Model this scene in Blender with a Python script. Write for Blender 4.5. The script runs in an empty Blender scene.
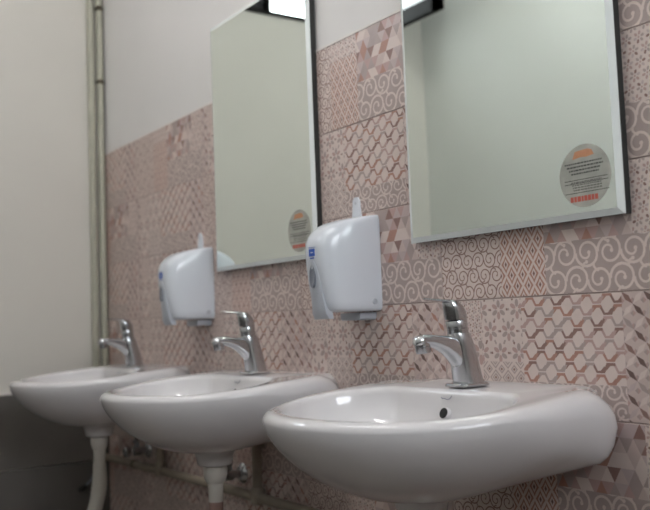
import bpy, bmesh, math, random
from mathutils import Vector, Matrix
from math import sin, cos, pi, radians

random.seed(7)
S = bpy.context.scene
C = S.collection

# ---------------------------------------------------------------- camera
FPX = 876.124
CAM = Vector((1.25926, -1.13842, 0.973805))
YAW, PITCH, ROLL = 0.603152, 0.0736888, -0.0377281
F = Vector((-cos(YAW) * cos(PITCH), sin(YAW) * cos(PITCH), sin(PITCH)))
R0 = F.cross(Vector((0, 0, 1))).normalized()
U0 = R0.cross(F)
RR = cos(ROLL) * R0 + sin(ROLL) * U0
UU = -sin(ROLL) * R0 + cos(ROLL) * U0
cd = bpy.data.cameras.new('camera')
co = bpy.data.objects.new('camera', cd)
C.objects.link(co)
M = Matrix((RR, UU, -F)).transposed().to_4x4()
M.translation = CAM
co.matrix_world = M
cd.sensor_fit = 'HORIZONTAL'
cd.sensor_width = 36.0
cd.lens = FPX * 36.0 / 650.0
cd.clip_start = 0.02
cd.dof.use_dof = True
cd.dof.focus_distance = 1.55
cd.dof.aperture_fstop = 4.0
S.camera = co

# ---------------------------------------------------------------- sky, daylight, exposure
w = bpy.data.worlds.new('overcast_sky')
S.world = w
w.use_nodes = True
bg = w.node_tree.nodes['Background']
bg.inputs['Color'].default_value = (0.90, 0.945, 1.0, 1)
bg.inputs['Strength'].default_value = 11.0

S.view_settings.view_transform = 'Standard'
S.view_settings.look = 'None'
S.view_settings.exposure = 0.18
S.view_settings.gamma = 1.0
S.view_settings.use_curve_mapping = False


def portal(name, loc, rot, sx, sy):
    l = bpy.data.lights.new(name, 'AREA')
    l.shape = 'RECTANGLE'
    l.size, l.size_y = sx, sy
    l.energy = 1.0
    l.cycles.is_portal = True
    o = bpy.data.objects.new(name, l)
    C.objects.link(o)
    o.location = loc
    o.rotation_euler = rot
    return o


XL, XR = -1.795, 2.7          # far wall, end wall behind the camera
YW = -1.61                    # wall facing the basins
ZC = 3.0
RIM = 0.853
TOPTILE = 1.6
WY0, WY1, WZ0, WZ1 = -1.43, -0.575, 2.25, 2.85      # high window in the far wall
EY0, EY1, EZ0, EZ1 = -1.40, -0.15, 1.75, 2.80       # unseen high window added in the end wall for light from behind
portal('window_daylight', (XL - 0.02, (WY0 + WY1) / 2, (WZ0 + WZ1) / 2), (0, radians(-90), 0), WZ1 - WZ0, WY1 - WY0)
portal('added_window_daylight', (XR + 0.02, (EY0 + EY1) / 2, (EZ0 + EZ1) / 2), (0, radians(90), 0), EZ1 - EZ0, EY1 - EY0)  # portal of the added end-wall window


# ---------------------------------------------------------------- materials
def mat(name, col, rough=0.5, metal=0.0, var=0.0, scale=8.0, bump=0.0, bscale=60.0, coat=0.0, spec=0.5):
    m = bpy.data.materials.new(name)
    m.use_nodes = True
    nt = m.node_tree
    b = nt.nodes['Principled BSDF']
    b.inputs['Base Color'].default_value = (*col, 1)
    b.inputs['Roughness'].default_value = rough
    b.inputs['Metallic'].default_value = metal
    b.inputs['Coat Weight'].default_value = coat
    b.inputs['Coat Roughness'].default_value = 0.05
    b.inputs['Specular IOR Level'].default_value = spec
    if var or bump:
        tc = nt.nodes.new('ShaderNodeTexCoord')
    if var:
        n = nt.nodes.new('ShaderNodeTexNoise')
        n.inputs['Scale'].default_value = scale
        n.inputs['Detail'].default_value = 5
        nt.links.new(tc.outputs['Object'], n.inputs['Vector'])
        r = nt.nodes.new('ShaderNodeValToRGB')
        r.color_ramp.elements[0].position = 0.3
        r.color_ramp.elements[1].position = 0.7
        r.color_ramp.elements[0].color = (*[max(0, c * (1 - var)) for c in col], 1)
        r.color_ramp.elements[1].color = (*[min(1, c * (1 + var)) for c in col], 1)
        nt.links.new(n.outputs['Fac'], r.inputs['Fac'])
        nt.links.new(r.outputs['Color'], b.inputs['Base Color'])
    if bump:
        n2 = nt.nodes.new('ShaderNodeTexNoise')
        n2.inputs['Scale'].default_value = bscale
        n2.inputs['Detail'].default_value = 4
        nt.links.new(tc.outputs['Object'], n2.inputs['Vector'])
        bp = nt.nodes.new('ShaderNodeBump')
        bp.inputs['Strength'].default_value = bump
        bp.inputs['Distance'].default_value = 0.002
        nt.links.new(n2.outputs['Fac'], bp.inputs['Height'])
        nt.links.new(bp.outputs['Normal'], b.inputs['Normal'])
    return m


def lin(r, g, b):
    f = lambda c: (c / 255 / 12.92) if c / 255 <= 0.04045 else ((c / 255 + 0.055) / 1.055) ** 2.4
    return (f(r), f(g), f(b))


PLASTER = mat('plaster', lin(222, 219, 217), 0.75, var=0.03, scale=2.5, bump=0.12, bscale=35)
PLASTER2 = mat('plaster_cream', lin(206, 202, 194), 0.75, var=0.035, scale=2.0, bump=0.15, bscale=30)
PLASTER3 = mat('plaster_cool', lin(215, 217, 213), 0.75, var=0.03, scale=2.0, bump=0.12, bscale=30)
CEIL = mat('ceiling_paint', lin(235, 234, 230), 0.8, var=0.02)
FLOOR = mat('floor_tile', lin(128, 121, 114), 0.4, var=0.12, scale=6)
GROUT = mat('grout', lin(150, 134, 128), 0.85, var=0.06, scale=20)
GROUTL = mat('grout_light', lin(225, 218, 214), 0.8, var=0.05, scale=30)
DARKT = mat('dark_wall_tile', lin(92, 88, 84), 0.45, var=0.10, scale=7, bump=0.05)
DGROUT = mat('dark_grout', lin(120, 114, 108), 0.85)
CERAMIC = mat('white_ceramic', lin(216, 213, 214), 0.12, var=0.012, scale=5, coat=0.4)
CHROME = mat('chrome', (0.55, 0.56, 0.58), 0.2, 1.0, var=0.05, scale=30)
CHROMED = mat('dark_chrome', (0.25, 0.25, 0.27), 0.2, 1.0)
PLASTIC = mat('white_plastic', lin(212, 216, 223), 0.22, var=0.01, coat=0.2)
GREYPL = mat('grey_plastic', lin(178, 182, 190), 0.35, var=0.02)
GREYDK = mat('dark_grey_plastic', lin(118, 122, 132), 0.3)
BLUE = mat('blue_print', lin(48, 92, 185), 0.4)
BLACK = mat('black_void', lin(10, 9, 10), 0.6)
PIPEW = mat('white_pipe_plastic', lin(205, 200, 192), 0.35, var=0.03)
PIPEC = mat('painted_pipe', lin(170, 168, 152), 0.55, var=0.08, scale=25)
PIPES = mat('brown_grey_supply_pipe', lin(142, 131, 117), 0.6, var=0.12, scale=20)  # brown-grey all along, tone varied at random
PIPEP = mat('pinkish_pipe', lin(160, 130, 122), 0.5, var=0.06)
RUST = mat('old_clip_metal', lin(92, 84, 70), 0.6, 0.4, var=0.2, scale=60)
RUBBER = mat('black_rubber', lin(24, 23, 22), 0.6)
FRAME = mat('dark_window_frame', lin(30, 28, 28), 0.7, var=0.1, scale=20, spec=0.12)
SILVER = mat('silver_sticker', lin(172, 172, 164), 0.35, 0.3, var=0.22, scale=28)
INKD = mat('dark_print', lin(62, 62, 60), 0.5)
INKS = mat('soft_grey_print', lin(110, 110, 104), 0.5, var=0.15, scale=80)
INKO = mat('orange_print', lin(196, 138, 102), 0.5, var=0.1, scale=90)
INKR = mat('red_print', lin(190, 92, 78), 0.5, var=0.08, scale=90)
INKB = mat('faint_blue_print', lin(130, 131, 150), 0.4)
BACKB = mat('mirror_backing', lin(40, 40, 38), 0.7)
FROST = mat('frosted_glass', (0.9, 0.9, 0.92), 0.3, var=0.02)
FROST.node_tree.nodes['Principled BSDF'].inputs['Transmission Weight'].default_value = 0.6

MIRROR = mat('mirror_silver', (0.86, 0.925, 0.88), 0.0, 1.0)


EDGE = mat('ground_mirror_edge', (0.86, 0.90, 0.89), 0.25, 0.25)


def glass_mat():
    m = bpy.data.materials.new('clear_glass')
    m.use_nodes = True
    nt = m.node_tree
    nt.nodes.clear()
    o = nt.nodes.new('ShaderNodeOutputMaterial')
    mx = nt.nodes.new('ShaderNodeMixShader')
    t = nt.nodes.new('ShaderNodeBsdfTransparent')
    g = nt.nodes.new('ShaderNodeBsdfGlossy')
    g.inputs['Roughness'].default_value = 0.02
    fr = nt.nodes.new('ShaderNodeFresnel')
    fr.inputs['IOR'].default_value = 1.45
    nt.links.new(fr.outputs[0], mx.inputs[0])
    nt.links.new(t.outputs[0], mx.inputs[1])
    nt.links.new(g.outputs[0], mx.inputs[2])
    nt.links.new(mx.outputs[0], o.inputs[0])
    return m


GLASS = glass_mat()


def speckled_mat():
    m = mat('dark_speckled_glass', lin(22, 20, 24), 0.35)
    nt = m.node_tree
    b = nt.nodes['Principled BSDF']
    tc = nt.nodes.new('ShaderNodeTexCoord')
    v = nt.nodes.new('ShaderNodeTexVoronoi')
    v.inputs['Scale'].default_value = 38
    r = nt.nodes.new('ShaderNodeValToRGB')
    r.color_ramp.elements[0].position = 0.10
    r.color_ramp.elements[1].position = 0.22
    r.color_ramp.elements[0].color = (0.55, 0.55, 0.58, 1)
    r.color_ramp.elements[1].color = (*lin(20, 18, 22), 1)
    nt.links.new(tc.outputs['Object'], v.inputs['Vector'])
    nt.links.new(v.outputs['Distance'], r.inputs['Fac'])
    nt.links.new(r.outputs['Color'], b.inputs['Base Color'])
    return m


SPECK = speckled_mat()
TUBE = mat('added_lamp_tube', (0.9, 0.9, 0.9), 0.4)  # glow of the added ceiling lamp
_b = TUBE.node_tree.nodes['Principled BSDF']
_b.inputs['Emission Color'].default_value = (1.0, 0.975, 0.965, 1)
_b.inputs['Emission Strength'].default_value = 34.0


# ---------------------------------------------------------------- mesh helpers
class MB:
    def __init__(self):
        self.v, self.f, self.m = [], [], []

    def add(self, vs, fs, mi=0):
        b = len(self.v)
        self.v += [tuple(p) for p in vs]
        for f in fs:
            self.f.append([b + i for i in f])
            self.m.append(mi)

    def box(self, x0, x1, y0, y1, z0, z1, mi=0):
        self.add([(x0, y0, z0), (x1, y0, z0), (x1, y1, z0), (x0, y1, z0), (x0, y0, z1), (x1, y0, z1), (x1, y1, z1), (x0, y1, z1)],
                 [(3, 2, 1, 0), (4, 5, 6, 7), (0, 1, 5, 4), (1, 2, 6, 5), (2, 3, 7, 6), (3, 0, 4, 7)], mi)

    def loft(self, rings, mi=0, cap0=True, cap1=True, closed=True):
        n = len(rings[0])
        vs = [p for r in rings for p in r]
        fs = []
        for k in range(len(rings) - 1):
            for i in range(n if closed else n - 1):
                j = (i + 1) % n
                fs.append((k * n + i, k * n + j, (k + 1) * n + j, (k + 1) * n + i))
        if cap0:
            fs.append(tuple(range(n - 1, -1, -1)))
        if cap1:
            fs.append(tuple((len(rings) - 1) * n + i for i in range(n)))
        self.add(vs, fs, mi)

    def lathe(self, prof, c=(0, 0, 0), axis='Z', n=24, mi=0):
        rings = []
        for r, h in prof:
            ring = []
            for i in range(n):
                a = 2 * pi * i / n
                if axis == 'Z':
                    q = (c[0] + r * cos(a), c[1] + r * sin(a), c[2] + h)
                elif axis == 'Y':
                    q = (c[0] + r * cos(a), c[1] + h, c[2] + r * sin(a))
                else:
                    q = (c[0] + h, c[1] + r * cos(a), c[2] + r * sin(a))
                ring.append(q)
            rings.append(ring)
        self.loft(rings, mi)

    def tube(self, pts, r, n=12, mi=0, rx=None):
        pts = [Vector(p) for p in pts]
        rs = r if isinstance(r, (list, tuple)) else [r] * len(pts)
        rings = []
        up = None
        for k, p in enumerate(pts):
            d = (pts[min(k + 1, len(pts) - 1)] - pts[max(k - 1, 0)]).normalized()
            if up is None:
                up = Vector((1, 0, 0)) if abs(d.x) < 0.9 else Vector((0, 0, 1))
            a = (up - d * up.dot(d)).normalized()
            b = d.cross(a)
            up = a
            rings.append([p + a * (rs[k] * cos(2 * pi * i / n)) + b * (rs[k] * sin(2 * pi * i / n)) for i in range(n)])
        self.loft(rings, mi)

    def mesh(self, name, mats, smooth=False, fix=True):
        me = bpy.data.meshes.new(name)
        me.from_pydata(self.v, [], self.f)
        for m in mats:
            me.materials.append(m)
        me.polygons.foreach_set('material_index', self.m)
        if fix:
            bm = bmesh.new()
            bm.from_mesh(me)
            bmesh.ops.recalc_face_normals(bm, faces=bm.faces)
            bm.to_mesh(me)
            bm.free()
        if smooth:
            me.polygons.foreach_set('use_smooth', [True] * len(me.polygons))
            me.set_sharp_from_angle(angle=radians(smooth if smooth is not True else 40))
        me.update()
        return me

    def build(self, name, mats, parent=None, smooth=False, loc=None):
        if not isinstance(mats, (list, tuple)):
            mats = [mats]
        o = bpy.data.objects.new(name, self.mesh(name, mats, smooth))
        C.objects.link(o)
        if parent is not None:
            o.parent = parent
        if loc is not None:
            o.location = loc
        return o


def empty(name, loc=(0, 0, 0)):
    o = bpy.data.objects.new(name, None)
    o.empty_display_size = 0.05
    C.objects.link(o)
    o.location = loc
    return o


def tag(o, label, cat, group=None):
    o['label'] = label
    o['category'] = cat
    if group:
        o['group'] = group
    return o


def struct(o, label=None, cat=None):
    o['kind'] = 'structure'
    if label:
        o['label'] = label
    if cat:
        o['category'] = cat
    return o


def copy_tree(o, parent=None):
    c = o.copy()
    C.objects.link(c)
    c.parent = parent
    for ch in [x for x in bpy.data.objects if x.parent is o]:
        copy_tree(ch, c)
    return c


# ---------------------------------------------------------------- room shell
TH = 0.15
m = MB()
m.box(XL - TH, XR + TH, YW - TH, 0.2, -0.1, 0)
struct(m.build('floor', FLOOR), 'grey tiled washroom floor below the basins', 'floor')
m = MB()
m.box(XL - TH, XR + TH, YW - TH, 0.2, ZC, ZC + 0.1)
struct(m.build('ceiling', CEIL), 'white painted washroom ceiling', 'ceiling')
m = MB()
m.box(XL - TH, XR + TH, 0.0035, 0.2, TOPTILE, ZC, 0)
m.box(XL - TH, XR + TH, 0.0014, 0.2, 0, TOPTILE, 1)
wall_right = struct(m.build('wall_right', [PLASTER, GROUT]),
                    'patchwork tiled wall with pale plaster above, behind the basins', 'wall')
m = MB()
m.box(XL, XR, YW - TH, YW, 0, ZC)
wall_front = struct(m.build('wall_front', PLASTER3), 'plain pale wall seen only in the mirrors', 'wall')


def wall_with_hole(name, x0, x1, y0, y1, hy0, hy1, hz0, hz1, ma):
    m = MB()
    m.box(x0, x1, y0, y1, 0, hz0)
    m.box(x0, x1, y0, y1, hz1, ZC)
    m.box(x0, x1, y0, hy0, hz0, hz1)
    m.box(x0, x1, hy1, y1, hz0, hz1)
    return m.build(name, ma)


wall_left = struct(wall_with_hole('wall_left', XL - TH, XL, YW - TH, 0.0035, WY0, WY1, WZ0, WZ1, PLASTER2),
                   'plain cream plaster wall with dark tiles along its foot', 'wall')
struct(wall_with_hole('wall_back', XR, XR + TH, YW - TH, 0.2, EY0, EY1, EZ0, EZ1, PLASTER2),
       'plain cream end wall with a high window added for light', 'wall')

# high window in the far wall: fixed dark pane, fixed clear pane, one sash swung open
win = struct(empty('window_1', (XL, 0, 0)), 'high dark-framed window reflected in the top of the mirrors', 'window')
m = MB()
fx0, fx1 = -0.06, 0.012
for (a, b, c, d) in [(WY0, WY1, WZ0, WZ0 + 0.014), (WY0, WY1, WZ1 - 0.03, WZ1), (WY0, WY0 + 0.03, WZ0, WZ1), (WY1 - 0.03, WY1, WZ0, WZ1),
                     (-0.772, -0.757, WZ0, WZ1), (-1.10, -1.07, WZ0, WZ1)]:
    m.box(fx0, fx1, a, b, c, d)
m.build('window_frame', FRAME, win)
m = MB()
m.box(-0.03, -0.02, -0.76, WY1 - 0.028, WZ0 + 0.01, WZ1 - 0.028)
m.build('dark_pane', SPECK, win)
m = MB()
m.box(-0.03, -0.026, -1.075, -0.770, WZ0 + 0.01, WZ1 - 0.028)
m.build('glass_pane', GLASS, win)
# open sash, perpendicular to the wall
sash = empty('open_sash', (0, 0, 0))
sash.parent = win
m = MB()
sx0, sx1, sy, st = 0.014, 0.350, WY0 + 0.012, 0.032
for (a, b, c, d) in [(sx0, sx1, WZ0 + 0.03, WZ0 + 0.095), (sx0, sx1, WZ1 - 0.08, WZ1 - 0.035), (sx0, sx0 + 0.045, WZ0 + 0.03, WZ1 - 0.035), (sx1 - 0.045, sx1, WZ0 + 0.03, WZ1 - 0.035)]:
    m.box(a, b, sy - st / 2, sy + st / 2, c, d)
m.build('sash_frame', FRAME, sash)
m = MB()
m.box(sx0 + 0.04, sx1 - 0.04, sy - 0.003, sy + 0.003, WZ0 + 0.07, WZ1 - 0.075)
m.build('glass_pane', FROST, sash)

added_win = struct(empty('added_window_2', (XR, 0, 0)), 'unseen high window added in the end wall to light the room from behind', 'window')  # window added behind the camera to brighten surfaces facing that way
m = MB()
for (a, b, c, d) in [(EY0, EY1, EZ0, EZ0 + 0.04), (EY0, EY1, EZ1 - 0.04, EZ1), (EY0, EY0 + 0.04, EZ0, EZ1), (EY1 - 0.04, EY1, EZ0, EZ1), (-0.77, -0.73, EZ0, EZ1)]:
    m.box(-0.012, 0.06, a, b, c, d)
m.build('window_frame', FRAME, added_win)
for a, b in ((EY0 + 0.038, -0.768), (-0.732, EY1 - 0.038)):
    m = MB()
    m.box(0.024, 0.028, a, b, EZ0 + 0.038, EZ1 - 0.038)
    m.build('glass_pane', GLASS, added_win)

# fluorescent batten added on the ceiling, out of view, to light both walls evenly
lamp = tag(empty('added_ceiling_lamp', (-0.35, -0.80, ZC)), 'unseen white tube lamp added on the ceiling to light the room evenly', 'lamp')
m = MB()
m.loft([[(-.62, -.045 + i, -z), (.62, -.045 + i, -z), (.62, .045 - i, -z), (-.62, .045 - i, -z)] for z, i in ((0, 0), (.03, 0), (.05, .02))])
m.build('batten', CEIL, lamp)
for yy in (-.028, .028):
    m = MB()
    m.lathe([(.006, -.595), (.013, -.594), (.013, .594), (.006, .595)], (0, yy, -.066), 'X', 16)
    m.build('tube', TUBE, lamp, smooth=40)
for xx in (-.60, .60):
    m = MB()
    m.box(xx - .008, xx + .008, -.045, .045, -.085, -.028)
    m.build('end_cap', PLASTIC, lamp)

# dark tiles along the foot of the far wall
dm = {}
for r in range(3):
    z1 = 0.762 - 0.25 * r
    z0 = max(z1 - 0.25, 0.0)
    y = 0.0
    while y > YW + 0.01:
        y0 = max(y - 0.5, YW)
        key = (round(y - y0, 3), round(z1 - z0, 3))
        if key not in dm:
            b = MB()
            g = 0.0015
            ww, hh = key
            pr = [(0.0, g), (0.0065, g), (0.008, g + 0.0015)]
            rings = [[(d, -i, i), (d, -ww + i, i), (d, -ww + i, hh - i), (d, -i, hh - i)] for d, i in pr]
            b.loft(rings)
            dm[key] = b.mesh('dark_tile', [DARKT])
        o = bpy.data.objects.new('dark_tile', dm[key])
        C.objects.link(o)
        o.parent = wall_left
        o.location = (XL + 0.0005, y, z0)
        y -= 0.5
for r in range(3):  # unseen dark tiles added on the facing wall to cut bounce under the basins
    z1 = 0.762 - 0.25 * r
    z0 = max(z1 - 0.25, 0.0)
    x = XL + 0.01
    while x < XR - 0.01:
        x1 = min(x + 0.5, XR)
        key = (round(x1 - x, 3), round(z1 - z0, 3))
        if key not in dm:
            b = MB()
            ww, hh = key
            rings = [[(d, -i, i), (d, -ww + i, i), (d, -ww + i, hh - i), (d, -i, hh - i)] for d, i in ((0.0, .0015), (0.0065, .0015), (0.008, .003))]
            b.loft(rings)
            dm[key] = b.mesh('dark_tile', [DARKT])
        o = bpy.data.objects.new('dark_tile', dm[key])
        C.objects.link(o)
        o.parent = wall_front
        o.rotation_euler = (0, 0, pi / 2)
        o.location = (x, YW + 0.0005, z0)
        x += 0.5
m = MB()
m.box(XL, XL + 0.009, YW, -0.001, 0.7625, 0.770)
struct(m.build('trim_1', GROUTL), 'thin pale grout line topping the dark wall tiles', 'trim')
m = MB()
m.box(XL, XR, -0.0012, 0.0036, TOPTILE - 0.0015, TOPTILE + 0.0035)
struct(m.build('trim_2', GROUTL), 'thin pale grout line topping the patchwork tiles', 'trim')

# ---------------------------------------------------------------- patchwork wall tiles
PAL = [mat('tile_base', lin(195, 176, 170), 0.42, var=0.04, scale=30),       # 0
       mat('tile_cream', lin(209, 193, 186), 0.42, var=0.04, scale=40),      # 1
       mat('tile_taupe', lin(167, 150, 145), 0.42, var=0.06, scale=40),      # 2
       mat('tile_brown', lin(138, 107, 99), 0.42, var=0.08, scale=40),       # 3
       mat('tile_terracotta', lin(168, 125, 110), 0.42, var=0.08, scale=40), # 4
       mat('tile_rose', lin(179, 150, 144), 0.42, var=0.06, scale=40),       # 5
       mat('tile_dark', lin(108, 85, 79), 0.42, var=0.08, scale=40),         # 6
       mat('tile_lilac', lin(186, 168, 166), 0.42, var=0.05, scale=40)]      # 7


def clip(poly, rc):
    u0, u1, v0, v1 = rc
    for ax, lim, sg in ((0, u0, 1), (0, u1, -1), (1, v0, 1), (1, v1, -1)):
        out = []
        n = len(poly)
        for i in range(n):
            a, b = poly[i], poly[(i + 1) % n]
            da, db = sg * (a[ax] - lim), sg * (b[ax] - lim)
            if da >= 0:
                out.append(a)
            if (da >= 0) != (db >= 0):
                t = da / (da - db)
                out.append((a[0] + t * (b[0] - a[0]), a[1] + t * (b[1] - a[1])))
        poly = out
        if len(poly) < 3:
            return None
    return poly


class Tile:
    def __init__(self):
        self.mb = MB()
        g = 0.0008
        W, H = 0.5, 0.2
        pr = [(0.0013, g), (0.0006, g), (0.0, g + 0.0006)]
        self.mb.loft([[(i, d, i), (W - i, d, i), (W - i, d, H - i), (i, d, H - i)] for d, i in pr])
        self.lim = (g + 0.0008, W - g - 0.0008, g + 0.0008, H - g - 0.0008)

    def poly(self, pts, mi, layer=1, rc=None):
        if rc:
            pts = clip(pts, rc)
            if not pts:
                return
        pts = clip(pts, self.lim)
        if not pts:
            return
        ar = sum(pts[i][0] * pts[(i + 1) % len(pts)][1] - pts[(i + 1) % len(pts)][0] * pts[i][1] for i in range(len(pts)))
        if abs(ar) < 1e-9:
            return
        if ar < 0:
            pts = pts[::-1]
        self.k = (getattr(self, 'k', 0) + 1) % 200
        yy = -0.00006 * layer - 2.2e-7 * self.k
        self.mb.add([(u, yy, v) for u, v in pts], [tuple(range(len(pts)))], mi)

    def rect(self, rc, mi, layer=1):
        u0, u1, v0, v1 = rc
        self.poly([(u0, v0), (u1, v0), (u1, v1), (u0, v1)], mi, layer)

    def stroke(self, pts, wd, mi, layer, rc):
        n = len(pts)
        L = []
        for k in range(n):
            a, b = pts[max(k - 1, 0)], pts[min(k + 1, n - 1)]
            dx, dy = b[0] - a[0], b[1] - a[1]
            l = math.hypot(dx, dy) or 1
            ww = (wd[k] if isinstance(wd, list) else wd) / 2
            L.append(((pts[k][0] - dy / l * ww, pts[k][1] + dx / l * ww), (pts[k][0] + dy / l * ww, pts[k][1] - dx / l * ww)))
        for k in range(n - 1):
            self.poly([L[k][0], L[k][1], L[k + 1][1], L[k + 1][0]], mi, layer, rc)

    def disc(self, c, r, mi, layer, rc, n=8, sx=1, rot=0):
        p = []
        for i in range(n):
            a = 2 * pi * i / n
            x, y = r * sx * cos(a), r * sin(a)
            p.append((c[0] + x * cos(rot) - y * sin(rot), c[1] + x * sin(rot) + y * cos(rot)))
        self.poly(p, mi, layer, rc)

    # --- patches
    def scroll(self, rc, p, pv, wd, bgm, fgm, turns=1.5):
        """running scroll: each spiral springs from the side of the one before it"""
        self.rect(rc, bgm, 1)
        u0, u1, v0, v1 = rc
        for j in range(-1, int((v1 - v0) / pv) + 2):
            for i in range(-2, int((u1 - u0) / p) + 3):
                sg = 1 if (i + j) % 2 == 0 else -1
                cx = u0 + (i + 0.5 + (0.5 if j % 2 else 0)) * p
                cy = v0 + (j + 0.5) * pv
                R = p * 0.5
                pts, ws = [], []
                N = 30
                for k in range(N + 1):
                    t = k / N
                    a = pi + sg * t * turns * 2 * pi
                    h = 0.5 / turns
                    r = R if t < h * 0.8 else R * (1 - 0.78 * (t - h * 0.8) / (1 - h * 0.8))
                    pts.append((cx + r * cos(a), cy + r * sin(a) * min(1.0, pv / p)))
                    ws.append(wd * (1.05 - 0.3 * t))
                self.stroke(pts, ws, fgm, 2, rc)
                self.disc(pts[-1], wd * 0.75, fgm, 2, rc)
                # side shoot filling the gap above or below
                b = (cx + R * cos(pi + sg * 2.2), cy + R * sin(pi + sg * 2.2))
                d = pi + sg * 1.2
                sh = [(b[0] + R * 0.62 * t * cos(d + sg * t), b[1] + R * 0.62 * t * sin(d + sg * t)) for t in (0, .35, .7, 1)]
                self.stroke(sh, [wd, wd * .95, wd * .8, wd * .6], fgm, 2, rc)
                self.disc(sh[-1], wd * 0.7, fgm, 2, rc)

    def lattice(self, rc, nu, nv):
        self.rect(rc, 4, 1)
        u0, u1, v0, v1 = rc
        pu, pv = (u1 - u0) / nu, (v1 - v0) / nv
        for j in range(-1, 2 * nv + 2):
            for i in range(-1, nu + 2):
                cx = u0 + (i + (0.5 if j % 2 else 0.0)) * pu
                cy = v0 + j * pv / 2
                wd = 0.0034
                for sx in (1, -1):
                    self.stroke([(cx, cy - pv / 2), (cx + sx * pu * 0.28, cy - pv * 0.27), (cx + sx * pu * 0.5, cy)], wd, 1, 2, rc)
                    self.stroke([(cx + sx * pu * 0.5, cy), (cx + sx * pu * 0.28, cy + pv * 0.27), (cx, cy + pv / 2)], wd, 1, 2, rc)
                for s_, mi, l in ((1.0, 1, 3), (0.52, 3, 4), (0.26, 6, 5)):
                    self.poly([(cx - 0.0056 * s_, cy), (cx, cy - 0.0100 * s_), (cx + 0.0056 * s_, cy), (cx, cy + 0.0100 * s_)], mi, l, rc)

    def triangles(self, rc, side, rnd):
        rs = random.Random(rnd)
        self.rect(rc, 0, 1)
        u0, u1, v0, v1 = rc
        h = side * 0.92
        pal = [0, 1, 1, 0, 2, 2, 7, 7, 5, 3, 4, 5, 1, 2]
        for j in range(-1, int((v1 - v0) / h) + 2):
            for i in range(-1, int((u1 - u0) / side) + 2):
                x = u0 + i * side + (side / 2 if j % 2 else 0)
                y = v1 - (j + 1) * h
                c1, c2 = rs.choice(pal), rs.choice(pal)
                if rs.random() < 0.2:
                    c2 = c1
                self.poly([(x, y), (x + side, y), (x + side / 2, y + h)], c1, 2, rc)
                self.poly([(x + side, y), (x + side * 1.5, y + h), (x + side / 2, y + h)], c2, 2, rc)

    def mosaic(self, rc, p, rnd, bgm=1):
        rs = random.Random(rnd)
        self.rect(rc, bgm, 1)
        u0, u1, v0, v1 = rc
        for j in range(-1, int((v1 - v0) / (p * 0.87)) + 2):
            for i in range(-1, int((u1 - u0) / p) + 2):
                cx, cy = u0 + (i + (0.5 if j % 2 else 0)) * p, v0 + j * p * 0.87
                for k in range(6):
                    a = k * pi / 3 + 0.3
                    mi = [2, 5, 5, 7, 3, 2][(k + i + j) % 6]
                    self.disc((cx + p * 0.30 * cos(a), cy + p * 0.30 * sin(a)), p * 0.11, mi, 2, rc, 6, 1.5, a)
                self.disc((cx, cy), p * 0.09, 5, 2, rc, 6)

    def flower(self, rc, p):
        self.rect(rc, 1, 1)
        u0, u1, v0, v1 = rc
        for j in range(-1, int((v1 - v0) / (p * 0.87)) + 2):
            for i in range(-1, int((u1 - u0) / p) + 2):
                cx, cy = u0 + (i + (0.5 if j % 2 else 0)) * p, v1 - 0.02 - j * p * 0.87
                for k in range(6):
                    a = k * pi / 3 + pi / 6
                    self.disc((cx + p * 0.24 * cos(a), cy + p * 0.24 * sin(a)), p * 0.095, [5, 2, 5, 2, 5, 2][k], 2, rc, 8, 1.75, a)
                    self.disc((cx + p * 0.46 * cos(a + pi / 6), cy + p * 0.46 * sin(a + pi / 6)), p * 0.06, [3, 2, 2, 3, 2, 2][(k + i) % 6], 3, rc, 4, 1.2, a)

    def tight(self, rc, p):
        self.rect(rc, 1, 1)
        u0, u1, v0, v1 = rc
        for j in range(-1, int((v1 - v0) / p * 2) + 2):
            for i in range(-1, int((u1 - u0) / p) + 2):
                cx, cy = u0 + (i + (0.5 if j % 2 else 0)) * p, v0 + j * p * 0.5
                for s, mi, l in ((0.48, 2, 2), (0.38, 1, 3), (0.27, 2, 4), (0.17, 1, 5), (0.10, 3, 6)):
                    if j % 2 == 0 or s < 0.3:
                        self.poly([(cx - p * s, cy), (cx, cy - p * s), (cx + p * s, cy), (cx, cy + p * s)], mi, l, rc)

    def hexchain(self, rc, pu, pv, rnd):
        rs = random.Random(rnd)
        self.rect(rc, 1, 1)
        u0, u1, v0, v1 = rc
        pal = [3, 4, 5, 2, 3, 2, 5, 4]
        wd = 0.0046
        A = pv * 0.5 - 0.0030
        fl, sl = pu * 0.165, pu * 0.17
        for j in range(-1, int((v1 - v0) / pv) + 2):
            y = v1 - (j + 0.5) * pv
            for i in range(-1, int((u1 - u0) / pu) + 2):
                x = u0 + i * pu + (pu / 2 if j % 2 else 0)
                c, c2 = rs.choice(pal), rs.choice(pal)
                # low flat with both slopes, then high flat
                self.stroke([(x - fl - sl, y + A), (x - fl, y - A), (x + fl, y - A), (x + fl + sl, y + A)], wd, c, 3, rc)
                xh = x + pu / 2
                self.stroke([(xh - fl - 0.002, y + A), (xh + fl + 0.002, y + A)], wd, c2, 4, rc)
                # inner hooks running beside the slopes
                self.stroke([(xh - fl * 0.3, y + A * 0.9), (xh - fl - sl * 0.45, y - A * 0.35)], wd * 0.8, c2, 2, rc)
                self.stroke([(x + fl * 0.2, y - A * 0.9), (x + fl + sl * 0.30, y + A * 0.3)][::-1], wd * 0.8, c, 2, rc)

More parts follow.
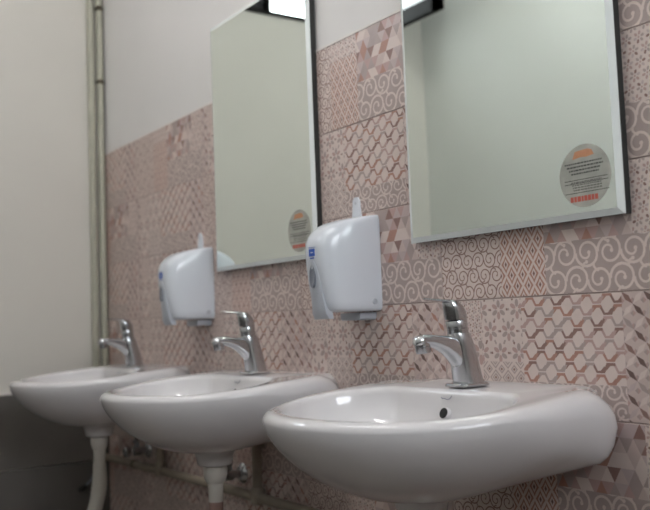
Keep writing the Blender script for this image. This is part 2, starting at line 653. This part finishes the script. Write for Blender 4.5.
    def stars(self, rc, p, rnd):
        rs = random.Random(rnd)
        self.rect(rc, 0, 1)
        u0, u1, v0, v1 = rc
        for j in range(-1, int((v1 - v0) / p) + 2):
            for i in range(-1, int((u1 - u0) / p) + 2):
                x, y = u0 + i * p, v1 - (j + 1) * p
                d1 = (i + j) % 2 == 0
                a, b = ((x, y + p), (x + p, y)) if d1 else ((x, y), (x + p, y + p))
                nx, ny = (0.165 * p, 0.165 * p) if d1 else (0.165 * p, -0.165 * p)
                mx, my = x + p / 2, y + p / 2
                mi = rs.choice([3, 6, 4, 3, 2]) if d1 else rs.choice([1, 1, 7])
                self.poly([a, (mx - nx, my - ny), b, (mx + nx, my + ny)], mi, 3, rc)
                for cx, cy, dx in ((x, y, 1), (x + p, y, -1)):
                    self.poly([(cx, cy + p * 0.5), (cx + dx * p * 0.28, cy + p * 0.28), (cx, cy)], 2 if (i * 3 + j) % 2 else 5, 2, rc)

    def mesh(self, name):
        return self.mb.mesh(name, PAL, fix=False)


A = Tile()
A.scroll((0, 0.155, 0, 0.2), 0.0285, 0.0285, 0.0024, 1, 3, 1.6)
A.mosaic((0.155, 0.257, 0.156, 0.2), 0.020, 2)
A.lattice((0.155, 0.257, 0, 0.156), 4, 4)
A.triangles((0.257, 0.432, 0.087, 0.2), 0.0255, 3)
A.scroll((0.257, 0.5, 0, 0.087), 0.0435, 0.0435, 0.0046, 2, 1)
A.mosaic((0.432, 0.5, 0.087, 0.2), 0.022, 5)
B = Tile()
B.stars((0, 0.035, 0, 0.2), 0.0175, 12)
B.mosaic((0.035, 0.1, 0.125, 0.2), 0.016, 6)
B.flower((0.035, 0.1, 0, 0.125), 0.06)
B.flower((0.1, 0.198, 0.088, 0.2), 0.044)
B.tight((0.1, 0.198, 0, 0.088), 0.030)
B.hexchain((0.198, 0.405, 0.055, 0.2), 0.0400, 0.0182, 8)
B.scroll((0.198, 0.405, 0, 0.055), 0.036, 0.030, 0.0036, 2, 1)
B.stars((0.405, 0.5, 0, 0.2), 0.0195, 10)
meA, meB = A.mesh('patchwork_tile'), B.mesh('patchwork_tile')


def cut(me, u):
    n = me.copy()
    bm = bmesh.new()
    bm.from_mesh(n)
    bmesh.ops.bisect_plane(bm, geom=bm.verts[:] + bm.edges[:] + bm.faces[:], plane_co=(u, 0, 0), plane_no=(1, 0, 0), clear_inner=True)
    bm.to_mesh(n)
    bm.free()
    return n


cutu = XL + 2.0 + 0.002
meAc, meBc = cut(meA, cutu), cut(meB, cutu)
LAY = ['BABAAAB', 'ABABAAB', 'BBAAAAB', 'ABBBBBA', 'BAABAAB', 'ABBABBA', 'BABABAB', 'ABABABA']
for r in range(8):
    for c in range(7):
        x0 = -2.0 + 0.5 * c
        t = LAY[r][c]
        me = ((meAc if t == 'A' else meBc) if c == 0 else (meA if t == 'A' else meB))
        o = bpy.data.objects.new('patchwork_tile', me)
        C.objects.link(o)
        o.parent = wall_right
        o.location = (x0, 0, 1.4 - 0.2 * r)

# ---------------------------------------------------------------- washbasins
NT = 96
HB = 0.162


def outer(t):
    c, s = cos(t), sin(t)
    if s <= 0:
        return 0.267 * c, -0.17 + 0.288 * s
    e = 2 / 5.2
    return 0.267 * math.copysign(abs(c) ** e, c), min(-0.17 + 0.186 * abs(s) ** e, -0.0008)


def inner(t, grow=0.0):
    c, s = cos(t), sin(t)
    return (0.213 + grow) * c, min(-0.256 + (0.160 + grow) * s, -0.137 + grow)


def backw(t):
    x = max(0.0, min(1.0, (sin(t) + 0.35) / 0.95))
    return x * x * (3 - 2 * x)


def inset(t, d):
    h = 1e-3
    x, y = outer(t)
    xa, ya = outer(t - h)
    xb, yb = outer(t + h)
    tx, ty = xb - xa, yb - ya
    l = math.hypot(tx, ty) or 1
    nx, ny = -ty / l, tx / l
    if y > -0.0012:
        return x - math.copysign(min(d, abs(x)) * min(1, abs(x) / 0.2) ** 3, x) * 0.9, y
    return x + nx * d, min(y + ny * d, -0.0008)


def bowl_z(g):
    p = 1.8
    return -0.012 - 0.108 * (1 - (1 - g) ** p) ** (1 / p)


def sstep(x):
    x = max(0.0, min(1.0, x))
    return x * x * (3 - 2 * x)


def basin_rings():
    T = [2 * pi * k / NT + 0.0001 for k in range(NT)]
    rings = []
    for g in (1.0, 0.9, 0.75, 0.58, 0.42, 0.28, 0.16, 0.08, 0.03, 0.0):
        rg = []
        for t in T:
            x, y = inner(t)
            dx, dy = 0.022 * cos(t), -0.255 + 0.022 * sin(t)
            rg.append((x + (dx - x) * g, y + (dy - y) * g, bowl_z(g)))
        rings.append(rg)
    for a in (30, 60, 90):
        k = 0.012
        rings.append([(*inner(t, k * (1 - cos(radians(a)))), -0.012 + k * sin(radians(a))) for t in T])
    for a in (0, 18, 36, 54, 72, 90):
        rg = []
        for t in T:
            wb = backw(t)
            r = 0.017 + 0.041 * wb
            d = r * (1 - sin(radians(a)))
            x, y = inset(t, d)
            rg.append((x, y, -r * (1 - cos(radians(a)))))
        rings.append(rg)
    for g in (0.03, 0.07, 0.12, 0.18, 0.26, 0.36, 0.48, 0.62, 0.78, 0.9, 1.0):
        rg = []
        for t in T:
            wb = backw(t)
            r = 0.017 + 0.041 * wb
            x, y = outer(t)
            dx, dy = 0.085 * cos(t), -0.215 + 0.080 * sin(t)
            pf = 1.55
            f = (1 - (1 - g) ** pf) ** (1 / pf)
            bk = 0.46 * min(1, g / 0.10) ** 0.5 + 0.54 * g
            q = f * (1 - wb) + bk * wb
            rg.append((x + (dx - x) * g, y + (dy - y) * g, -r - (HB - r) * q))
        rings.append(rg)
    for r, z in ((0.060, -0.1645), (0.048, -0.167), (0.0445, -0.176), (0.040, -0.198), (0.034, -0.201)):
        rings.append([(r * cos(t), -0.205 + r * sin(t), z) for t in T])
    # the rim dips a little towards the front
    out = []
    for rg in rings:
        nr = []
        for x, y, z in rg:
            q = max(0.0, min(1.0, (-y - 0.07) / 0.30))
            k = 0.6 * q + 0.4 * sstep(q)
            nr.append((x, y, z - 0.023 * k * max(0.0, 1 + z / 0.15)))
        out.append(nr)
    return out


def make_basin():
    root = empty('washbasin')
    m = MB()
    m.loft(basin_rings())
    m.build('bowl', CERAMIC, root, smooth=60)
    # overflow opening in the back of the bowl
    g = 0.06
    y = -0.137 + (-0.255 + 0.022 + 0.137) * g
    z = bowl_z(g)
    m = MB()
    m.lathe([(0.0080, -0.0045), (0.0080, -0.0005), (0.0100, 0.0005), (0.0112, 0.001), (0.0112, 0.010)], (0, 0, 0), 'Y', 20)
    ov = m.build('overflow_opening', CERAMIC, root, smooth=50)
    ov.location = (0, y - 0.002, z)
    ov.rotation_euler = (radians(-22), 0, 0)
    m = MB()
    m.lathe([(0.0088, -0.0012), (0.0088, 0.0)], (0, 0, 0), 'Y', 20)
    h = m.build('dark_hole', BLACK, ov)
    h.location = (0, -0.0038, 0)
    # small maker's mark above the overflow
    m = MB()
    pts = [(-0.013, 0, 0.002), (-0.010, 0, -0.0005), (-0.005, 0, 0.0005), (0.0, 0, -0.001), (0.006, 0, -0.0005), (0.010, 0, 0.002), (0.013, 0, 0.0055)]
    m.tube(pts, 0.0007, 6)
    mk = m.build('printed_mark', INKB, root)
    mk.location = (0.0, -0.1405, -0.0185)
    m = MB()
    m.lathe([(0.030, 0.0), (0.030, 0.003), (0.024, 0.004), (0.020, 0.001), (0.001, 0.0)], (0, -0.255, -0.120), 'Z', 24)
    m.build('drain_fitting', CHROME, root, smooth=40)
    return root


BX = [0.152, -0.572, -1.325]
blab = ['white ceramic washbasin nearest the viewer, largest, under the right mirror',
        'white ceramic washbasin between the two others, middle of the row',
        'white ceramic washbasin farthest away, next to the cream wall corner']
b0 = make_basin()
basins = [b0, copy_tree(b0), copy_tree(b0)]
for o, x, l in zip(basins, BX, blab):
    o.location = (x, 0, RIM)
    tag(o, l, 'washbasin', 'white washbasins along the tiled wall')


# ---------------------------------------------------------------- taps
def ell(cx, cy, cz, rx, ry, n=24, tilt=0.0, e=2.4):
    r = []
    for i in range(n):
        a = 2 * pi * i / n
        x = rx * math.copysign(abs(cos(a)) ** (2 / e), cos(a))
        y = ry * math.copysign(abs(sin(a)) ** (2 / e), sin(a))
        r.append((cx + x, cy + y * cos(tilt), cz + y * sin(tilt)))
    return r


def make_tap():
    root = empty('basin_tap')
    m = MB()
    m.loft([ell(0, -.002, 0, .029, .033, e=4), ell(0, -.002, 0.003, .029, .033, e=4), ell(0, -.002, 0.005, .027, .031, e=4)])
    m.build('base_plate', CHROME, root, smooth=40)
    m = MB()
    m.loft([ell(0, .001, .004, .0245, .0255), ell(0, -.002, .02, .0235, .0245), ell(0, -.006, .045, .0220, .0232), ell(0, -.011, .07, .0205, .0215),
            ell(0, -.016, .088, .0188, .0195), ell(0, -.0175, .094, .0165, .0175)])
    body = m.build('tap_body', CHROME, root, smooth=45)
    # spout: rings across the reach (width along x, height in z), swept forward
    m = MB()
    rg = []
    for y, z, wx, hz in [(-.002, .046, .0165, .036), (-.022, .056, .0163, .030), (-.036, .066, .0158, .022), (-.052, .074, .0150, .0155), (-.070, .0795, .0142, .0118),
                         (-.084, .0825, .0138, .0105), (-.098, .083, .0132, .0098), (-.108, .0815, .0115, .0085), (-.113, .080, .007, .005)]:
        ring = []
        for i in range(20):
            a = 2 * pi * i / 20
            ring.append((wx * math.copysign(abs(cos(a)) ** .8, cos(a)), y, z + hz * math.copysign(abs(sin(a)) ** .8, sin(a))))
        rg.append(ring)
    m.loft(rg)
    m.build('spout', CHROME, root, smooth=50)
    m = MB()
    m.lathe([(.0095, -.021), (.0120, -.0205), (.0126, -.016), (.0128, -.010), (.0122, -.0095), (.0128, -.009), (.0128, 0.005)], (0, 0, 0), 'Z', 20)
    ae = m.build('aerator', CHROME, root, smooth=40)
    ae.location = (0, -.099, .082)
    ae.rotation_euler = (radians(8), 0, 0)
    m = MB()
    m.lathe([(.0165, 0), (.0182, .001), (.0182, .0075), (.0172, .008), (.0172, .0095), (.0184, .010), (.0184, .021), (.0176, .0225)], (0, 0, 0), 'Z', 24)
    cr = m.build('cartridge_ring', CHROME, root, smooth=35)
    cr.location = (0, -.0175, .0925)
    cr.rotation_euler = (radians(8), 0, 0)
    # handle: cap and flat lever blade
    m = MB()
    m.loft([ell(0, -.021, .115, .0178, .0180), ell(0, -.022, .124, .0182, .0185), ell(0, -.024, .134, .0178, .0185, tilt=-.15), ell(0, -.027, .1425, .0160, .0170, tilt=-.2),
            ell(0, -.030, .1480, .0120, .0135, tilt=-.2), ell(0, -.032, .1500, .006, .007, tilt=-.2)])
    hd = m.build('handle', CHROME, root, smooth=50)
    m = MB()
    rg = []
    for y, z, wx, hz in [(-.020, .1410, .0130, .0045), (-.034, .1462, .0125, .0036), (-.050, .1490, .0105, .0026), (-.066, .1505, .0088, .0020), (-.080, .1520, .0078, .0016), (-.088, .1530, .0050, .0010)]:
        rg.append([(wx * math.copysign(abs(cos(a)) ** .8, cos(a)), y, z + hz * sin(a)) for a in [2 * pi * i / 16 for i in range(16)]])
    m.loft(rg)
    m.build('lever_blade', CHROME, hd, smooth=50)
    return root


tlab = ['chrome single-lever tap on the nearest washbasin, below the right mirror',
        'chrome single-lever tap on the middle washbasin, below the left mirror',
        'chrome single-lever tap on the farthest washbasin beside the corner pipes']
t0 = make_tap()
for o, x, l in zip([t0, copy_tree(t0), copy_tree(t0)], BX, tlab):
    o.location = (x, -0.09, RIM)
    o.scale = (1, 1, 0.975)
    tag(o, l, 'tap', 'chrome basin taps')


# ---------------------------------------------------------------- mirrors
def strokes(mb, x0, x1, z, h, y, rs, gap=0.0012):
    x = x0
    while x < x1:
        l = min(rs.uniform(0.002, 0.006), x1 - x)
        mb.add([(x, y, z), (x + l, y, z), (x + l, y, z + h), (x, y, z + h)], [(0, 1, 2, 3)])
        x += l + gap


def make_mirror(x0, x1, z0, z1, label, rnd, blade):
    root = empty('wall_mirror', (x0, 0, z0))
    W, H = x1 - x0, z1 - z0
    FY, BV = -0.0215, 0.0105
    m = MB()
    pr = [(-0.0150, 0.0), (-0.0175, 0.0), (FY, BV)]
    rings = [[(i, d, i), (W - i, d, i), (W - i, d, H - i), (i, d, H - i)] for d, i in pr]
    m.loft(rings[1:], cap0=False)
    m.f, m.m = m.f[-1:], m.m[-1:]
    m.build('glass', MIRROR, root)
    m = MB()
    m.loft(rings, cap1=False)
    m.build('slanted_edge', EDGE, root)
    m = MB()
    m.box(0.001, W - 0.001, -0.0150, -0.0002, 0.001, H - 0.001)
    m.build('backing_board', BACKB, root)
    # round silver label stuck near the lower right corner
    rs = random.Random(rnd)
    st = empty('round_sticker', (W - 0.067, FY, 0.068))
    st.parent = root
    st['label'] = 'round silver sticker with small print'
    R = 0.050
    m = MB()
    m.lathe([(R, 0.0), (R, -0.0003), (R * 0.98, -0.0004)], (0, 0, 0), 'Y', 48)
    m.build('sticker_face', SILVER, st)
    m = MB()
    y = -0.00055
    for k, z in enumerate((0.020, 0.0145, 0.009, 0.0035)):
        strokes(m, -0.038 + 0.004 * k, (0.034, 0.036, 0.031, 0.028)[k], z, 0.0024, y, rs)
    for z in (-0.006, -0.0115, -0.0265):
        strokes(m, -0.040, 0.044, z, 0.0013, y, rs, 0.0006)
    m.build('small_print', INKD, st)
    m = MB()
    for z in (-0.010, -0.0145, -0.0185, -0.0225):
        strokes(m, -0.030 + abs(z) * 0.3, 0.032, z, 0.0022, y, rs)
    m.build('grey_print', INKS, st)
    m = MB()
    pts = [(-0.022, .028), (-0.017, .040), (-0.004, .041), (0.008, .0415), (0.016, .039), (0.020, .031), (0.006, .029), (-0.006, .030)]
    m.add([(a, y, b) for a, b in pts], [tuple(range(len(pts)))])
    m.build('orange_emblem', INKO, st)
    m = MB()
    x = -0.030
    for l in (0.006, 0.005, 0.007, 0.004, 0.006, 0.006, 0.005, 0.006):
        m.box(x, x + l, y, y + 0.0001, -0.040, -0.0315)
        x += l + 0.0012
    m.build('red_lettering', INKR, st)
    tag(root, label, 'mirror', 'frameless wall mirrors')
    return root


make_mirror(-0.895, -0.398, 1.117, 1.800, 'frameless mirror with slanted edges above the middle washbasin, the smaller left one in view', 3, 0)
make_mirror(-0.066, 0.434, 1.117, 1.800, 'large frameless mirror with slanted edges above the nearest washbasin, at the right', 4, 0)


# ---------------------------------------------------------------- soap dispensers
def disp_ring(z, d, hw, ez=0.0, n=40, y0=-0.0006):
    """plan section: flat back on the wall, rounded front; d = depth, hw = half width"""
    r = []
    for i in range(n):
        a = pi * i / (n - 1)
        e = 2 / 3.6
        x = hw * math.copysign(abs(cos(a)) ** e, cos(a))
        y = -d * abs(sin(a)) ** e
        r.append((x, min(y, y0), z))
    return r


PROF = [(0.988, .074, .047), (0.990, .112, .0530), (0.996, .119, .0560), (1.012, .1235, .0570), (1.05, .1295, .0575), (1.09, .1345, .0575), (1.115, .1360, .0575),
        (1.132, .1340, .0575), (1.147, .1275, .0575), (1.160, .1165, .0575), (1.170, .102, .0572), (1.178, .083, .0568), (1.184, .060, .056), (1.188, .036, .0545), (1.1905, .014, .051)]


def depth_at(z):
    for (a, b) in zip(PROF[:-1], PROF[1:]):
        if a[0] <= z <= b[0]:
            t = (z - a[0]) / (b[0] - a[0])
            return a[1] + t * (b[1] - a[1])
    return PROF[0][1]


def make_dispenser():
    root = empty('soap_dispenser')
    zb = 0.972
    m = MB()
    m.loft([disp_ring(z - zb, d, hw) for z, d, hw in PROF])
    m.build('casing', PLASTIC, root, smooth=50)
    # grey push lever on the front
    m = MB()
    rows = []
    for z, hw, out in [(0.975, .027, .004), (0.987, .0250, .010), (1.0, .0230, .009), (1.03, .0200, .0065), (1.06, .0165, .0045), (1.08, .0120, .0035), (1.092, .0075, .0025), (1.097, .002, .001)]:
        d = (depth_at(z) if z > 0.99 else 0.118) + out
        row = []
        for k in range(9):
            s = -1 + 2 * k / 8
            row.append((hw * s, -d + 0.006 * s * s * (hw / .03), z - zb))
        for k in range(8, -1, -1):
            s = -1 + 2 * k / 8
            row.append((hw * s, -d + out + 0.012, z - zb))
        rows.append(row)
    m.loft(rows)
    lv = m.build('push_lever', GREYPL, root, smooth=50)
    # oval level window in the lever
    m = MB()
    d = depth_at(1.065) + .0062
    fr = [(.0085 * cos(2 * pi * i / 24), .021 * sin(2 * pi * i / 24)) for i in range(24)]
    m.loft([[(x * s, -d + dy - (z * s) * -0.05, 1.064 - zb + z * s) for x, z in fr] for s, dy in ((1.15, .006), (1.1, -.0005), (.95, .0002))])
    m.build('level_window', GREYDK, lv, smooth=40)
    # blue badge
    y = -depth_at(1.113) - 0.0006
    bz = 1.113 - zb
    m = MB()
    m.box(-.0105, .0105, y, y + .003, bz - .0075, bz + .0075)
    m.box(-.0120, .0120, y, y + .003, bz + .0105, bz + .0113)
    m.box(-.0070, .0070, y, y + .003, bz - .0125, bz - .0105)
    bd = m.build('blue_badge', BLUE, root)
    m = MB()
    m.box(-.0040, .0055, y - .0003, y, bz - .001, bz + .0012)
    m.build('badge_lettering', PLASTIC, bd)
    # lock on the right-hand side, low at the back
    m = MB()
    m.lathe([(.0062, 0), (.0062, .0015), (.0050, .0022), (.0049, .0012), (.001, .0012)], (.0558, -.020, 1.008 - zb), 'X', 20)
    m.build('side_lock', GREYPL, root, smooth=40)
    # pump housing under the casing
    m = MB()
    m.loft([[(-hw, -.044, z - zb), (hw, -.044, z - zb), (hw, -.001, z - zb), (-hw, -.001, z - zb)] for z, hw in ((.970, .030), (.973, .034), (.986, .036))])
    m.build('pump_housing', GREYPL, root)
    # white hanging tab with a hole, behind the top
    m = MB()
    x = -.018
    outl = [(x - .0185, 1.170), (x + .0185, 1.170), (x + .0125, 1.215), (x + .0115, 1.230), (x + .006, 1.237), (x - .006, 1.237), (x - .0115, 1.230), (x - .0125, 1.215)]
    m.loft([[(a, yy, b - zb) for a, b in outl] for yy in (-.0045, -.0005)])
    tb = m.build('hanging_tab', PLASTIC, root)
    m = MB()
    m.lathe([(.0035, -.0049), (.0035, -.0044)], (x, 0, 1.224 - zb), 'Y', 16)
    m.build('tab_hole', GREYPL, tb)
    return root, zb


d0, zb = make_dispenser()
tag(d0, 'white soap dispenser between the two mirrors, the larger one', 'dispenser', 'white wall soap dispensers')
d0.location = (-0.244, 0, zb)
d1 = copy_tree(d0)
d1.location = (-1.004, 0, zb)
d1['label'] = 'white soap dispenser left of the left mirror, the smaller one'

# ---------------------------------------------------------------- pipes under the basins and in the corner
def make_waste(kind):
    root = empty('waste_pipe')
    m = MB()
    q = 0.70 if kind == 'flex' else 0.78
    m.lathe([(.026 * q, 0), (.034 * q, -.002), (.036 * q, -.010), (.035 * q, -.022), (.029 * q, -.036), (.024 * q, -.040)], (0, 0, 0), 'Z', 28)
    m.build('coupling_nut', PIPEW, root, smooth=40)
    m = MB()
    m.lathe([(.0175, -.036), (.0168, -.070), (.0168, -.082)], (0, 0, 0), 'Z', 24)
    m.build('tailpiece', PIPEW, root, smooth=40)
    m = MB()
    pts, rs = [], []
    if kind == 'flex':
        N = 60
        for k in range(N + 1):
            t = k / N
            z = -.078 - t * 0.42
            pts.append((-.004 * sin(pi * t), -.10 * max(0, t - .12) * min(1, t * 2.5), z))
            rs.append(.0178 + (.0016 if k % 2 and t < .25 else 0) + .003 * min(1, t * 6))
        m.tube(pts, rs, 20)
        m.build('flexible_hose', PIPEW, root, smooth=60)
    else:
        N = 24
        for k in range(N + 1):
            t = k / N
            if t < .55:
                pts.append((0, 0, -.080 - t * .32))
            else:
                a = (t - .55) / .45
                pts.append((0, .20 * a * a, -.256 - .10 * sin(a * pi / 2)))
            rs.append(.0165)
        m.tube(pts, rs, 20)
        m.build('lower_pipe', PIPEP, root, smooth=60)
    return root


wl = ['white waste pipe under the nearest washbasin, at the bottom edge',
      'white waste pipe with thick nut under the middle washbasin',
      'white waste pipe with flexible hose under the farthest washbasin']
for x, l, k in zip(BX, wl, ('rigid', 'rigid', 'flex')):
    o = make_waste(k)
    o.location = (x, -0.205, RIM - 0.2015)
    tag(o, l, 'waste pipe', 'basin waste pipes')


def make_valve(xv, zv, label, ztop):
    root = empty('angle_valve', (xv, 0, zv))
    m = MB()
    m.lathe([(.027, -.0005), (.027, -.002), (.020, -.009), (.012, -.011)], (0, 0, 0), 'Y', 28)
    m.build('wall_flange', CHROME, root, smooth=40)
    m = MB()
    m.lathe([(.0105, -.009), (.0105, -.030), (.0145, -.032), (.0145, -.052), (.0100, -.054), (.0085, -.066)], (0, 0, 0), 'Y', 20)
    m.lathe([(.0090, .008), (.0090, .024), (.0110, .0245), (.0110, .034), (.0075, .036)], (0, -.042, 0), 'Z', 6)
    m.build('valve_body', CHROME, root, smooth=35)
    m = MB()
    n = 24
    rg = []
    for r, h in ((.010, -.064), (.0155, -.066), (.0160, -.080), (.012, -.084), (.002, -.085)):
        rg.append([((r + (.0012 if i % 2 else 0)) * cos(2 * pi * i / n), h, (r + (.0012 if i % 2 else 0)) * sin(2 * pi * i / n)) for i in range(n)])
    m.loft(rg)
    m.build('turn_knob', CHROME, root, smooth=30)
    m = MB()
    m.tube([(0, -.042, .034), (0, -.043, .06), (.004, -.05, ztop * .6), (.012, -.06, ztop)], .0055, 10)
    m.build('supply_hose', CHROMED, root, smooth=60)
    tag(root, label, 'valve', 'chrome angle valves')
    return root


make_valve(-1.437, 0.578, 'chrome angle valve between the farthest and middle waste pipes', 0.10)
make_valve(-0.814, 0.578, 'chrome angle valve just right of the middle waste pipe', 0.12)

# cream supply pipe along the tiled wall with two short risers
sp = empty('supply_pipe', (0, 0, 0))
m = MB()
m.tube([(XL + .02, -.022, .522), (-1.60, -.022, .525), (-1.2, -.022, .531), (-1.0, -.022, .533), (-.5, -.022, .534), (0.2, -.022, .530), (1.4, -.022, .525)], .0125, 14)
m.build('long_run', PIPES, sp, smooth=60)
for x, z0, z1 in ((-1.30, .530, .675), (-.70, .533, .66)):
    m = MB()
    m.lathe([(.0125, z0), (.0125, z1 - .01)], (x, -.022, 0), 'Z', 16)
    m.lathe([(.0165, z0 - .016), (.0175, z0 - .012), (.0175, z0 + .022), (.0155, z0 + .025)], (x, -.022, 0), 'Z', 16)
    m.tube([(x, -.022, z1 - .012), (x, -.020, z1 - .002), (x, -.014, z1 + .006), (x, -.005, z1 + .007)], .0135, 14)
    m.build('riser', PIPES, sp, smooth=50)
for x in (-1.5, -.35, .6):
    m = MB()
    m.lathe([(.0145, -.006), (.0150, -.005), (.0150, .005), (.0145, .006)], (x, -.022, .5265 if x < -1 else (.533 if x < 0 else .528)), 'X', 16)
    m.build('clip', RUST, sp, smooth=50)
tag(sp, 'cream painted supply pipe running low along the tiled wall', 'pipe')

# vertical pipes in the corner
def corner_pipe(px, py, r, label, clips):
    root = empty('corner_pipe', (px, py, 0.60))
    m = MB()
    m.tube([(0, 0, 0), (0, 0, .6), (0.001, 0, 1.2), (0, 0, ZC - .602)], r, 16)
    m.build('pipe', PIPEC, root, smooth=60)
    for z in clips:
        m = MB()
        m.lathe([(r + .001, -.007), (r + .003, -.006), (r + .003, .006), (r + .001, .007)], (0, 0, z - .6), 'Z', 16)
        m.box(r * .4, r + .012, -r * .9, -r * .1, z - .605, z - .594)
        m.build('clip', RUST, root, smooth=40)
    tag(root, label, 'pipe', 'vertical pipes in the corner')
    return root


corner_pipe(XL + .0135, -.046, .0125, 'cream vertical pipe in the corner, the one on the plain wall', ())
corner_pipe(XL + .020, -.0150, .0125, 'cream vertical pipe in the corner with rusty clips, beside the patchwork tiles', (1.866, 2.14))

# thin hose with a black end beside the farthest waste pipe
hs = empty('thin_hose', (XL + .010, -.105, .485))
m = MB()
m.tube([(.004, .055, .03), (.006, .050, -.01), (.006, .035, -.035), (.006, .02, -.05), (.006, .008, -.058)], .004, 10)
m.build('tube', GREYDK, hs, smooth=60)
m = MB()
m.tube([(.006, .014, -.055), (.006, .0, -.062), (.007, -.014, -.066)], [.007, .009, .006], 12)
m.build('black_end', RUBBER, hs, smooth=60)
tag(hs, 'thin hose with black end low on the dark tiled wall', 'hose')
